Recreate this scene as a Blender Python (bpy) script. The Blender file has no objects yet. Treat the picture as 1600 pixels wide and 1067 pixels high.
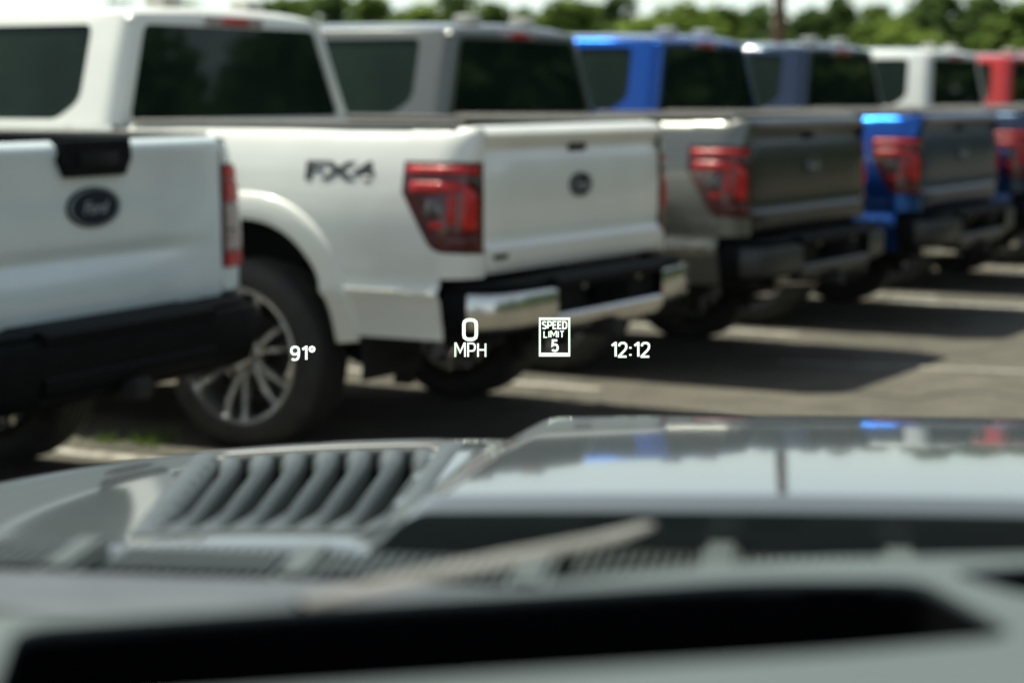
import bpy, bmesh, math, random
from mathutils import Vector, Matrix
from mathutils.geometry import tessellate_polygon
random.seed(7)
R = math.radians
SC = bpy.context.scene
COL = SC.collection

# ------------------------------------------------------------------ camera
HC = 1.505                      # lens height
FPX = 3240.0                   # focal length in pixels of the 1600 px wide photograph
PITCH = math.atan((533.5 - 145) / FPX)
cam_d = bpy.data.cameras.new('camera')
cam = bpy.data.objects.new('camera', cam_d); COL.objects.link(cam)
cam.location = (0, 0, HC); cam.rotation_euler = (math.pi/2 - PITCH, 0, 0)
cam_d.sensor_width = 36.0; cam_d.lens = 36.0*FPX/1600
cam_d.clip_start = 0.05; cam_d.clip_end = 3000
cam_d.dof.use_dof = True; cam_d.dof.focus_distance = 2.7; cam_d.dof.aperture_fstop = 4.1
SC.camera = cam

# ------------------------------------------------------------------ light
TR = R(60.6)                                   # heading of the parked row
RV = Vector((math.cos(TR), math.sin(TR), 0))   # towards a parked truck's right side
FV = Vector((-math.sin(TR), math.cos(TR), 0))  # towards its nose
sun_from = (Vector((0, 0, 1.0)) + RV*0.06 + FV*0.42).normalized()      # high noon sun, off the trucks' noses
sun_d = bpy.data.lights.new('sun', 'SUN'); sun_d.energy = 4.5; sun_d.angle = R(0.53); sun_d.color = (1.0, 0.935, 0.84)
sun = bpy.data.objects.new('sun', sun_d); COL.objects.link(sun)
sun.rotation_euler = sun_from.to_track_quat('Z', 'Y').to_euler(); sun.location = (0, 0, 40)
W = bpy.data.worlds.new('World'); SC.world = W; W.use_nodes = True
wn = W.node_tree; wn.nodes.clear()
sky = wn.nodes.new('ShaderNodeTexSky'); sky.sky_type = 'NISHITA'; sky.sun_disc = False
sky.sun_elevation = math.asin(sun_from.z); sky.sun_rotation = math.atan2(sun_from.x, sun_from.y)
sky.air_density = 0.75; sky.dust_density = 0.4; sky.ozone_density = 0.0
bg = wn.nodes.new('ShaderNodeBackground'); bg.inputs[1].default_value = 0.108
wo = wn.nodes.new('ShaderNodeOutputWorld')
hs = wn.nodes.new('ShaderNodeHueSaturation'); hs.inputs['Saturation'].default_value = 0.5      # hazy summer sky
wn.links.new(sky.outputs[0], hs.inputs['Color']); wn.links.new(hs.outputs[0], bg.inputs[0]); wn.links.new(bg.outputs[0], wo.inputs[0])
SC.view_settings.view_transform = 'Standard'; SC.view_settings.look = 'None'
SC.view_settings.exposure = 0.7; SC.view_settings.gamma = 1.0
SC.view_settings.use_curve_mapping = False
SC.cycles.use_denoising = True
SC.cycles.sample_clamp_indirect = 12
SC.cycles.max_bounces = 8; SC.cycles.transparent_max_bounces = 16

# ------------------------------------------------------------------ materials
def mat(name, col, rough=0.5, metal=0.0, coat=0.0, coat_rough=0.03, spec=0.5, noise=None, bump=None, emit=None):
    m = bpy.data.materials.new(name); m.use_nodes = True
    nt = m.node_tree; p = nt.nodes['Principled BSDF']
    p.inputs['Base Color'].default_value = (*col, 1); p.inputs['Roughness'].default_value = rough
    p.inputs['Metallic'].default_value = metal; p.inputs['Coat Weight'].default_value = coat
    p.inputs['Coat Roughness'].default_value = coat_rough; p.inputs['Specular IOR Level'].default_value = spec
    tc = nt.nodes.new('ShaderNodeTexCoord')
    if noise:                                    # (scale, colour2, lo, hi)
        n = nt.nodes.new('ShaderNodeTexNoise'); n.inputs['Scale'].default_value = noise[0]; n.inputs['Detail'].default_value = 6
        nt.links.new(tc.outputs['Object'], n.inputs['Vector'])
        r = nt.nodes.new('ShaderNodeValToRGB'); r.color_ramp.elements[0].position = noise[2]; r.color_ramp.elements[1].position = noise[3]
        r.color_ramp.elements[0].color = (*col, 1); r.color_ramp.elements[1].color = (*noise[1], 1)
        nt.links.new(n.outputs['Fac'], r.inputs['Fac']); nt.links.new(r.outputs['Color'], p.inputs['Base Color'])
    if bump:                                     # (scale, strength, distance)
        n2 = nt.nodes.new('ShaderNodeTexNoise'); n2.inputs['Scale'].default_value = bump[0]; n2.inputs['Detail'].default_value = 5
        nt.links.new(tc.outputs['Object'], n2.inputs['Vector'])
        b = nt.nodes.new('ShaderNodeBump'); b.inputs['Strength'].default_value = bump[1]; b.inputs['Distance'].default_value = bump[2]
        nt.links.new(n2.outputs['Fac'], b.inputs['Height']); nt.links.new(b.outputs['Normal'], p.inputs['Normal'])
    if emit:
        p.inputs['Emission Color'].default_value = (*emit[0], 1); p.inputs['Emission Strength'].default_value = emit[1]
    return m

def paint(name, col, metal=0.0, rough=0.4, cr=0.10):
    c2 = tuple(min(1, c*0.90 + 0.010) for c in col)       # faint road film
    return mat(name, col, rough, metal, 1.0, cr, 0.5, noise=(3.0, c2, 0.35, 0.75))

M = dict(
    white=paint('paint_white', (0.84, 0.83, 0.765)),
    silver=paint('paint_silver', (0.72, 0.80, 0.81), 0.05),
    grey=paint('paint_grey', (0.165, 0.168, 0.152), 0.7, 0.34, 0.07),
    blue=paint('paint_blue', (0.004, 0.105, 0.47), 1.0, 0.27, 0.06),
    navy=paint('paint_navy', (0.022, 0.042, 0.085), 0.8, 0.30, 0.08),
    white2=paint('paint_white_warm', (0.70, 0.705, 0.67)),
    red=paint('paint_red', (0.50, 0.010, 0.008), 0.3),
    gate_grey=paint('paint_gate_grey_shaded', (0.006, 0.0075, 0.006)),  # shaded look of the grey tailgate put into darker paint, partly dark applique
    gate_blue=paint('paint_gate_blue_shaded', (0.006, 0.018, 0.050)),  # blue tailgate's shade and dark reflection put into its colour, partly dark applique
    host=paint('paint_host_grey', (0.022, 0.027, 0.025), 0.1, 0.5, 0.05),
    glass=mat('tinted_glass', (0.007, 0.014, 0.010), 0.03, spec=0.22, noise=(1.3, (0.018, 0.032, 0.020), 0.42, 0.75)),
    rubber=mat('tyre_rubber', (0.022, 0.022, 0.021), 0.75, noise=(9, (0.045, 0.042, 0.036), 0.35, 0.8), bump=(60, 0.2, 0.004)),
    chrome=mat('chrome', (0.70, 0.69, 0.66), 0.22, 1.0, noise=(12, (0.60, 0.59, 0.56), 0.4, 0.8)),
    alloy=mat('alloy', (0.88, 0.87, 0.85), 0.16, 0.92),
    alloy_dark=mat('alloy_dark', (0.05, 0.05, 0.05), 0.35, 0.6),
    bumper_dark=mat('bumper_dark', (0.030, 0.033, 0.032), 0.4, 0.2, noise=(9, (0.04, 0.042, 0.04), 0.4, 0.7)),
    vent=mat('vent_satin', (0.045, 0.054, 0.056), 0.45, spec=0.5, noise=(30, (0.06, 0.07, 0.072), 0.4, 0.7)),
    plastic=mat('black_plastic', (0.002, 0.003, 0.004), 0.6, spec=0.10, noise=(30, (0.005, 0.007, 0.008), 0.4, 0.7)),
    trim=mat('grey_trim', (0.24, 0.225, 0.20), 0.55, noise=(14, (0.30, 0.28, 0.25), 0.4, 0.7)),
    under=mat('underbody', (0.010, 0.010, 0.010), 0.8, noise=(7, (0.022, 0.019, 0.016), 0.4, 0.8)),
    lamp_dark=mat('lamp_smoked_red', (0.075, 0.003, 0.004), 0.15, coat=0.35, coat_rough=0.09, noise=(9, (0.075, 0.005, 0.006), 0.4, 0.7)),
    lamp_red=mat('lamp_red', (0.55, 0.005, 0.003), 0.4, coat=0.25, coat_rough=0.09, noise=(18, (0.38, 0.003, 0.003), 0.4, 0.7)),
    lamp_clear=mat('lamp_clear', (0.42, 0.33, 0.31), 0.2, coat=0.6, noise=(30, (0.30, 0.22, 0.20), 0.4, 0.6)),
    lamp_smoke=mat('lamp_smoke', (0.035, 0.03, 0.028), 0.12, coat=1.0, coat_rough=0.09, noise=(20, (0.06, 0.05, 0.045), 0.4, 0.7)),
    pod=mat('pale_pod', (0.62, 0.60, 0.54), 0.5, noise=(20, (0.5, 0.48, 0.43), 0.4, 0.7)),
    badge=mat('badge_black', (0.006, 0.008, 0.009), 0.45, spec=0.15),
    badge_blue=mat('badge_navy', (0.004, 0.012, 0.03), 0.35, spec=0.25),
    badge_silver=mat('badge_silver', (0.42, 0.46, 0.48), 0.3, 0.3),
    decal=mat('decal_dark', (0.03, 0.035, 0.035), 0.4),
    headlamp=mat('headlamp', (0.5, 0.52, 0.53), 0.08, coat=1.0),
    cowl=mat('cowl_plastic', (0.040, 0.048, 0.046), 0.42, noise=(25, (0.055, 0.063, 0.06), 0.4, 0.7)),
    bar=mat('cowl_bar', (0.055, 0.068, 0.066), 0.5, noise=(20, (0.075, 0.088, 0.086), 0.4, 0.7)),
    wiper=mat('wiper_grey', (0.15, 0.145, 0.13), 0.6, noise=(40, (0.19, 0.18, 0.165), 0.4, 0.7)),
    dash=mat('dash_vinyl', (0.066, 0.084, 0.085), 0.6, noise=(5, (0.080, 0.098, 0.098), 0.3, 0.8), bump=(220, 0.25, 0.002)),
    black=mat('matte_black', (0.002, 0.002, 0.0025), 0.9, spec=0.05),
    bark=mat('bark', (0.10, 0.075, 0.055), 0.9, noise=(3, (0.055, 0.04, 0.03), 0.4, 0.7), bump=(8, 0.6, 0.05)),
    pole=mat('pole_wood', (0.16, 0.085, 0.05), 0.85, noise=(4, (0.10, 0.055, 0.035), 0.4, 0.7), bump=(15, 0.5, 0.02)),
)

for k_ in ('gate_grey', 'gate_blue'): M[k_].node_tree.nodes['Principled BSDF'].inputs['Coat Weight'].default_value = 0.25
M['host'].node_tree.nodes['Principled BSDF'].inputs['Coat Weight'].default_value = 0.95
def leaf_mat(name, a, b):
    m = bpy.data.materials.new(name); m.use_nodes = True; nt = m.node_tree; nt.nodes.clear()
    o = nt.nodes.new('ShaderNodeOutputMaterial'); mix = nt.nodes.new('ShaderNodeMixShader'); mix.inputs[0].default_value = 0.35
    d = nt.nodes.new('ShaderNodeBsdfDiffuse'); t = nt.nodes.new('ShaderNodeBsdfTranslucent')
    tc = nt.nodes.new('ShaderNodeTexCoord'); n = nt.nodes.new('ShaderNodeTexNoise'); n.inputs['Scale'].default_value = 0.55; n.inputs['Detail'].default_value = 5
    r = nt.nodes.new('ShaderNodeValToRGB'); r.color_ramp.elements[0].position = 0.38; r.color_ramp.elements[1].position = 0.64
    r.color_ramp.elements[0].color = (*a, 1); r.color_ramp.elements[1].color = (*b, 1)
    nt.links.new(tc.outputs['Object'], n.inputs['Vector']); nt.links.new(n.outputs['Fac'], r.inputs['Fac'])
    nt.links.new(r.outputs['Color'], d.inputs['Color']); nt.links.new(r.outputs['Color'], t.inputs['Color'])
    nt.links.new(d.outputs[0], mix.inputs[1]); nt.links.new(t.outputs[0], mix.inputs[2]); nt.links.new(mix.outputs[0], o.inputs[0])
    return m
LEAF = [leaf_mat('leaf_dark', (0.070, 0.108, 0.038), (0.105, 0.155, 0.050)),
        leaf_mat('leaf_mid', (0.098, 0.148, 0.038), (0.145, 0.205, 0.050)),
        leaf_mat('leaf_light', (0.145, 0.205, 0.042), (0.20, 0.265, 0.06))]

def asphalt_mat():
    m = bpy.data.materials.new('asphalt'); m.use_nodes = True; nt = m.node_tree; p = nt.nodes['Principled BSDF']
    tc = nt.nodes.new('ShaderNodeTexCoord')
    def noi(sc, det):
        n = nt.nodes.new('ShaderNodeTexNoise'); n.inputs['Scale'].default_value = sc; n.inputs['Detail'].default_value = det
        nt.links.new(tc.outputs['Object'], n.inputs['Vector']); return n
    def ramp(n, p0, c0, p1, c1):
        r = nt.nodes.new('ShaderNodeValToRGB'); e = r.color_ramp.elements
        e[0].position = p0; e[0].color = (*c0, 1); e[1].position = p1; e[1].color = (*c1, 1)
        nt.links.new(n.outputs['Fac'], r.inputs['Fac']); return r
    big = ramp(noi(0.5, 5), 0.35, (0.092, 0.083, 0.067), 0.7, (0.124, 0.111, 0.090))
    fine = ramp(noi(45, 8), 0.36, (0.62, 0.62, 0.62), 0.66, (1.22, 1.20, 1.15))
    mid = ramp(noi(4.0, 7), 0.30, (0.70, 0.69, 0.68), 0.62, (1.06, 1.05, 1.03))
    mx = nt.nodes.new('ShaderNodeMixRGB'); mx.blend_type = 'MULTIPLY'; mx.inputs[0].default_value = 1
    mx2 = nt.nodes.new('ShaderNodeMixRGB'); mx2.blend_type = 'MULTIPLY'; mx2.inputs[0].default_value = 1
    nt.links.new(big.outputs[0], mx.inputs[1]); nt.links.new(fine.outputs[0], mx.inputs[2])
    nt.links.new(mx.outputs[0], mx2.inputs[1]); nt.links.new(mid.outputs[0], mx2.inputs[2])
    nt.links.new(mx2.outputs[0], p.inputs['Base Color']); p.inputs['Roughness'].default_value = 0.9
    b = nt.nodes.new('ShaderNodeBump'); b.inputs['Strength'].default_value = 0.5; b.inputs['Distance'].default_value = 0.012
    nt.links.new(noi(70, 4).outputs['Fac'], b.inputs['Height']); nt.links.new(b.outputs[0], p.inputs['Normal'])
    return m
M['asphalt'] = asphalt_mat()
M['grass'] = mat('grass', (0.045, 0.085, 0.022), 0.9, noise=(0.6, (0.09, 0.12, 0.04), 0.35, 0.7), bump=(20, 0.6, 0.05))
M['line'] = mat('road_paint', (0.36, 0.34, 0.29), 0.8, noise=(14, (0.15, 0.135, 0.11), 0.45, 0.68))
def hud_mat():
    m = bpy.data.materials.new('hud_light'); m.use_nodes = True; nt = m.node_tree; nt.nodes.clear()
    o = nt.nodes.new('ShaderNodeOutputMaterial'); e = nt.nodes.new('ShaderNodeEmission')
    e.inputs[0].default_value = (0.80, 0.90, 0.80, 1); e.inputs[1].default_value = 0.95
    nt.links.new(e.outputs[0], o.inputs[0]); return m
M['hud'] = hud_mat()
def pane_mat():
    m = bpy.data.materials.new('windshield_glass'); m.use_nodes = True; nt = m.node_tree; nt.nodes.clear()
    o = nt.nodes.new('ShaderNodeOutputMaterial'); t = nt.nodes.new('ShaderNodeBsdfTransparent')
    t.inputs[0].default_value = (0.935, 0.995, 0.93, 1)
    nt.links.new(t.outputs[0], o.inputs[0]); return m
M['pane'] = pane_mat()

# ------------------------------------------------------------------ mesh helpers
def link(o, parent=None):
    COL.objects.link(o)
    if parent is not None: o.parent = parent
    return o
def make(name, verts, faces, m, parent=None, smooth=True, angle=None):
    me = bpy.data.meshes.new(name); me.from_pydata([tuple(v) for v in verts], [], faces); me.update()
    bm = bmesh.new(); bm.from_mesh(me); bmesh.ops.remove_doubles(bm, verts=bm.verts, dist=1e-5)
    bmesh.ops.recalc_face_normals(bm, faces=bm.faces); bm.to_mesh(me); bm.free()
    if smooth:
        me.polygons.foreach_set('use_smooth', [True]*len(me.polygons))
        if angle: me.set_sharp_from_angle(angle=R(angle))
    me.materials.append(m if not isinstance(m, str) else M[m])
    o = bpy.data.objects.new(name, me)
    return link(o, parent)
class G:
    """collects several shapes into the vertices and faces of one mesh"""
    def __init__(s): s.v = []; s.f = []
    def add(s, v, f):
        k = len(s.v); s.v += [Vector(p) for p in v]; s.f += [tuple(i + k for i in q) for q in f]; return s
    def box(s, lo, hi, bev=0.0):
        bm = bmesh.new(); bmesh.ops.create_cube(bm, size=1)
        for q in bm.verts: q.co = Vector((lo[i] + (q.co[i] + 0.5)*(hi[i] - lo[i]) for i in range(3)))
        if bev: bmesh.ops.bevel(bm, geom=list(bm.edges), offset=bev, segments=2, affect='EDGES', profile=0.6)
        bm.verts.index_update(); s.add([q.co.copy() for q in bm.verts], [[q.index for q in f.verts] for f in bm.faces]); bm.free(); return s
    def grid(s, rows, close=False):
        n = len(rows[0]); v = [p for r in rows for p in r]; f = []
        for i in range(len(rows) - 1):
            for j in range(n - 1 + (1 if close else 0)):
                a = i*n + j; b = i*n + (j + 1) % n; f.append((a, b, b + n, a + n))
        return s.add(v, f)
    def lathe(s, prof, n=40, axis='X'):
        rows = []
        for r, h in prof:
            ring = []
            for k in range(n):
                t = 2*math.pi*k/n
                ring.append((h, r*math.cos(t), r*math.sin(t)) if axis == 'X' else (r*math.cos(t), r*math.sin(t), h))
            rows.append(ring)
        return s.grid(rows, True)
    def tube(s, pts, rad, n=10, cap=True):
        pts = [Vector(p) for p in pts]; rads = rad if isinstance(rad, (list, tuple)) else [rad]*len(pts); rows = []
        for i, p in enumerate(pts):
            d = (pts[min(i+1, len(pts)-1)] - pts[max(i-1, 0)]).normalized()
            u = d.orthogonal().normalized() if i == 0 else (u - d*u.dot(d)).normalized()
            w = d.cross(u)
            rows.append([p + (u*math.cos(2*math.pi*k/n) + w*math.sin(2*math.pi*k/n))*rads[i] for k in range(n)])
        k0 = len(s.v); s.grid(rows, True)
        if cap:
            s.f.append(tuple(k0 + j for j in range(n))); s.f.append(tuple(k0 + (len(rows)-1)*n + j for j in range(n)))
        return s
    def prism(s, sec, x0, x1, mp=lambda x, y, z: (x, y, z), xs=None):
        xs = xs or [x0, x1]; n = len(sec); k0 = len(s.v)
        s.grid([[mp(x, y, z) for y, z in sec] for x in xs], True)
        s.f.append(tuple(k0 + j for j in range(n))); s.f.append(tuple(k0 + (len(xs)-1)*n + j for j in range(n)))
        return s
    def plate(s, outer, holes, mp, thick):
        """flat polygon with holes, mapped by mp(a, b, depth), given a thickness and walls"""
        loops = [outer] + holes; flat = [p for l in loops for p in l]; n = len(flat)
        tris = tessellate_polygon([[Vector((p[0], p[1], 0)) for p in l] for l in loops])
        v = [mp(p[0], p[1], 0) for p in flat] + [mp(p[0], p[1], thick) for p in flat]
        f = [tuple(t) for t in tris] + [tuple(i + n for i in reversed(t)) for t in tris]
        k = 0
        for l in loops:
            for i in range(len(l)):
                a = k + i; b = k + (i+1) % len(l); f.append((a, b, b + n, a + n))
            k += len(l)
        return s.add(v, f)
    def make(s, name, m, parent=None, smooth=True, angle=35):
        return make(name, s.v, s.f, m, parent, smooth, angle)
def interp(x, pts):
    if x <= pts[0][0]: return pts[0][1]
    for (a, b), (c, d) in zip(pts, pts[1:]):
        if x <= c: return b + (d - b)*(x - a)/(c - a)
    return pts[-1][1]
def lin(a, b, n): return [a + (b - a)*i/(n - 1) for i in range(n)]
def sm(t): t = max(0, min(1, t)); return t*t*(3 - 2*t)
def text_mesh(body, size, extrude=0.0, shear=0.0, bold=0.0, sx=1.0):
    c = bpy.data.curves.new('tmp', 'FONT'); c.body = body; c.size = size; c.extrude = extrude; c.shear = shear; c.offset = bold
    c.align_x = 'CENTER'; c.align_y = 'CENTER'; c.resolution_u = 4
    o = bpy.data.objects.new('tmp', c); COL.objects.link(o); bpy.context.view_layer.update()
    me = bpy.data.meshes.new_from_object(o.evaluated_get(bpy.context.evaluated_depsgraph_get()))
    bpy.data.objects.remove(o); bpy.data.curves.remove(c)
    xs = [v.co.x for v in me.vertices]; ys = [v.co.y for v in me.vertices]
    cx, cy = (min(xs)+max(xs))/2, (min(ys)+max(ys))/2
    for v in me.vertices: v.co = Vector(((v.co.x - cx)*sx, v.co.y - cy, v.co.z))
    return me, (max(xs)-min(xs))*sx, max(ys)-min(ys)
def fit_text(body, w, h, extrude=0.0, shear=0.0, bold=0.0):
    me, a, b = text_mesh(body, 1.0, 0.0, shear, bold)
    for v in me.vertices: v.co = Vector((v.co.x*w/a, v.co.y*h/b, v.co.z))
    if extrude:
        bm = bmesh.new(); bm.from_mesh(me); r = bmesh.ops.extrude_face_region(bm, geom=list(bm.faces))
        for q in [g for g in r['geom'] if isinstance(g, bmesh.types.BMVert)]: q.co.z += extrude
        bm.to_mesh(me); bm.free()
    return me
def tag(o, label, cat, group=None, kind=None):
    o['label'] = label; o['category'] = cat
    if group: o['group'] = group
    if kind: o['kind'] = kind
    return o
def empty(name, loc=(0, 0, 0), rz=0):
    o = bpy.data.objects.new(name, None); COL.objects.link(o); o.location = loc; o.rotation_euler = (0, 0, rz); o.empty_display_size = 0.2
    return o
def px(x, y, d):
    """world point seen at photo pixel (x, y) at depth d along the view axis"""
    cx, cy = (x - 800)/FPX*d, (533.5 - y)/FPX*d
    return Vector((cx, d*math.cos(PITCH) + cy*math.sin(PITCH), HC - d*math.sin(PITCH) + cy*math.cos(PITCH)))
def px_z(x, y, z):
    p = px(x, y, 1.0) - Vector((0, 0, HC)); return Vector((0, 0, HC)) + p*((z - HC)/p.z)

# ------------------------------------------------------------------ the setting
def sheet(name, x0, x1, y0, y1, z, m):
    o = make(name, [(x0, y0, z), (x1, y0, z), (x1, y1, z), (x0, y1, z)], [(0, 1, 2, 3)], m, smooth=False); o['kind'] = 'structure'; return o
lawn = sheet('ground', -1500, 1500, -600, 2400, -0.004, 'grass')
lot = sheet('parking_lot', -90, 24, -40, 92, 0.0, 'asphalt')

# ------------------------------------------------------------------ parked pickup trucks
SIDE = [(.50, .935), (.56, .955), (.66, .972), (.735, .985), (.752, 1.004), (.772, 1.002), (.792, .980), (.90, .986), (1.0, .986), (1.08, .980), (1.16, .969), (1.24, .953), (1.31, .934), (1.36, .917), (1.39, .902), (1.408, .885), (1.42, .860)]
CAB = [(.50, .935), (.60, .965), (.70, .985), (.752, 1.0), (.80, .982), (1.05, .988), (1.18, .986), (1.30, .975), (1.38, .962), (1.42, .95)]
YA, YF = 1.10, 4.79                    # axles
TYRE = 0.405
ARC_W, ARC_Z, ARC_H = 0.475, 0.45, 0.585
CY = .15
def corner(s, X):                      # perimeter coordinate s from the tailgate edge round the rear corner
    if s <= .2:
        t = s/.2*math.pi/2; return .82 + (X - .82)*math.sin(t), CY*(1 - math.cos(t))
    return X, s - .2 + CY
def bed_pt(sg, s, z, off=0.0):
    x, y = corner(s, interp(z, SIDE))
    if off:
        a = math.pi/2*min(1, s/.2); x += off*math.sin(a); y -= off*math.cos(a)
    return (sg*x, y, z)
def zrows(zb, zt, prof, n=None):
    n = n or 26
    return [zb + (zt - zb)*i/(n - 1) for i in range(n)]
def panel(g, cols, zb, zt, fn, n=26):
    g.grid([[fn(c, z) for z in zrows(zb(c), zt(c), None, n)] for c in cols])
def arch_z(dy):
    t = abs(dy)/ARC_W
    return None if t >= 1 else ARC_Z + ARC_H*(1 - t**2.4)**(1/2.4)
def arch_cols(yc, y0, y1, sill):
    """columns (y, lower z) along a side panel with a wheel arch"""
    c = []
    y = y0
    ys = lin(y0, yc - ARC_W - .001, 10) + [yc + ARC_W*math.cos(math.pi*(1 - k/36)) for k in range(37)] + lin(yc + ARC_W + .001, y1, 10)
    for y in sorted(ys):
        if y < y0 - 1e-6 or y > y1 + 1e-6: continue
        a = arch_z(y - yc); c.append((y, max(sill, a) if a is not None else sill))
    return c
LT, LB = 1.275, 0.915                  # tail-lamp top and bottom
def lamp_bottom(s): return interp(s, [(0, LB), (.17, LB + .012), (.21, LB + .035), (.345, 1.165)])
LAMP_END = .345

def bed_side(sg, m, parent, lamp=True):
    g = G()
    zc = .815
    fn = lambda s, z: bed_pt(sg, s, z)
    if lamp:
        c1 = lin(0, LAMP_END, 16)
        panel(g, c1, lambda s: LT + .006, lambda s: 1.42, fn, 12)
        panel(g, lin(0, .17, 9), lambda s: zc, lambda s: lamp_bottom(s) - .006, fn, 8)
        panel(g, lin(.17, LAMP_END, 12), lambda s: .56, lambda s: lamp_bottom(s) - .006, fn, 26)
        s0 = LAMP_END
    else:
        panel(g, lin(0, .17, 9), lambda s: zc, lambda s: 1.42, fn, 26)
        s0 = .17
    cols = [(y + .2 - CY, zb) for y, zb in arch_cols(YA, s0 - .2 + CY, 1.755, .56)]
    g.grid([[fn(s, z) for z in zrows(zb, 1.42, None, 30)] for s, zb in cols])
    g.grid([[fn(s, 1.42), (sg*.80, corner(s, .89)[1] if s > .1 else .03, 1.424)] for s in lin(0, 1.955 - CY, 12)])      # rolled top
    return g.make('bed_side', m, parent, angle=40)
def flare(sg, yc, m, parent, prof):
    rows = []
    for k in range(41):
        t = math.pi*k/40
        cs, sn = math.cos(t), math.sin(t)
        ex = 2/2.4
        dy, dz = math.copysign(abs(cs)**ex, cs), sn**ex
        row = []
        for r, o in ((-.004, -.10), (-.004, .008), (.003, .013), (.03, .014), (.075, .013), (.100, .010), (.106, .005), (.110, -.006)):
            y = yc + dy*(ARC_W + r); z = ARC_Z + dz*(ARC_H + r)
            if k in (0, 40): z = .56
            row.append((sg*(interp(z, prof) + o), y, z))
        rows.append(row)
        if k in (0,): pass
    return G().grid(rows).make('wheel_arch_flare', m, parent, angle=50)

def tail_lamp(sg, parent, old=False):
    g = G(); f = lambda s, z: bed_pt(sg, s, z, -.004)
    if not old:
        panel(g, lin(0.0, LAMP_END, 22), lamp_bottom, lambda s: LT, f, 12)
        h = g.make('tail_light', 'lamp_dark', parent)
        def piece(name, m, cols, zb, zt, off):
            q = G(); rows = []
            for i, s in enumerate(cols):
                e = min(i, len(cols) - 1 - i)/2; es = math.sqrt(max(0, 1 - (1 - min(1, e))**2))
                row = []
                for k in range(13):
                    t = k/12*2 - 1; row.append(bed_pt(sg, s, zb(s) + (zt(s) - zb(s))*(k/12), -.006 + (off + .010)*es*(1 - abs(t)**3.0)**.5))
                rows.append(row)
            q.grid(rows)
            return q.make(name, m, h, angle=30)
        piece('light_bar', 'lamp_red', lin(.02, .335, 14), lambda s: LT - .045, lambda s: LT - .010, .004)
        piece('light_bar', 'lamp_red', lin(.10, .315, 12), lambda s: LT - .118, lambda s: LT - .070, .004)
        # bent bar running down next to the tailgate
        piece('light_bar', 'lamp_red', lin(.028, .10, 6), lambda s: 1.005, lambda s: interp(s, [(.028, 1.150), (.10, LT - .070)]), .006)
        piece('light_bar', 'lamp_red', lin(.112, .15, 4), lambda s: 1.03, lambda s: 1.150, .002)
        piece('reflector', 'lamp_smoke', lin(.165, .235, 6), lambda s: 1.06, lambda s: 1.135, .002)
        piece('clear_lens', 'lamp_smoke', lin(.012, .085, 6), lambda s: interp(s, [(.012, 1.165), (.085, 1.212)]), lambda s: LT - .054, .003)
        piece('reflector', 'lamp_red', lin(.155, .215, 5), lambda s: 1.015, lambda s: 1.045, .002)
        piece('reflector', 'lamp_dark', lin(.02, .15, 6), lambda s: .935, lambda s: .985, .003)
    else:
        top, bot = 1.315, .905
        panel(g, lin(0, .20, 12), lambda s: bot, lambda s: top, lambda s, z: bed_pt(sg, s, z, .004), 12)
        h = g.make('tail_light', 'lamp_dark', parent)
        for nm, m, a, b in (('light_bar', 'lamp_red', 1.255, 1.305), ('light_bar', 'lamp_red', 1.165, 1.245), ('clear_lens', 'lamp_clear', 1.06, 1.155), ('clear_lens', 'lamp_clear', .975, 1.05), ('light_bar', 'lamp_red', .912, .965)):
            q = G(); cols = lin(.012, .19, 10)
            panel(q, cols, lambda s: a, lambda s: b, lambda s, z: bed_pt(sg, s, z, .014), 5)
            for zz in (a, b): q.grid([[bed_pt(sg, s, zz, .014), bed_pt(sg, s, zz, .003)] for s in cols])
            for s in (cols[0], cols[-1]): q.grid([[bed_pt(sg, s, z, .014), bed_pt(sg, s, z, .003)] for z in lin(a, b, 4)])
            q.make(nm, m, h, angle=30)
    return h

def emblem(parent, y, z, w, h, face, ink='chrome'):
    def oval(k, y0, y1, n=40):
        a = [(k*w/2*math.cos(2*math.pi*i/n), y0, z + k*h/2*math.sin(2*math.pi*i/n)) for i in range(n)]
        b = [(p[0]*.985, y1, z + (p[2] - z)*.985) for p in a]
        f = [(i, (i+1) % n, (i+1) % n + n, i + n) for i in range(n)] + [tuple(range(n, 2*n))]
        return a + b, f
    v, f = oval(1.0, y, y - .010); e = make('emblem', v, f, 'badge', parent, angle=30)
    n = 40
    ring = G()
    rows = []
    for k, yy in ((.93, y - .009), (.92, y - .013), (.885, y - .013), (.875, y - .009)):
        rows.append([(k*w/2*math.cos(2*math.pi*i/n), yy, z + k*h/2*math.sin(2*math.pi*i/n)) for i in range(n)])
    ring.grid(rows, True).make('ring', 'badge_silver', e, angle=30)
    v, f = oval(.84, y - .008, y - .0115); make('field', v, f, face, e, angle=30)
    me = fit_text('Ford', w*(.62 if ink == 'chrome' else .46), h*(.50 if ink == 'chrome' else .30), .003, .35, .0); me.materials.append(M['badge_silver'])
    me.transform(Matrix.Translation((0, y - .0145, z)) @ Matrix.Rotation(math.pi/2, 4, 'X'))
    link(bpy.data.objects.new('lettering', me), e)
    return e

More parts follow.
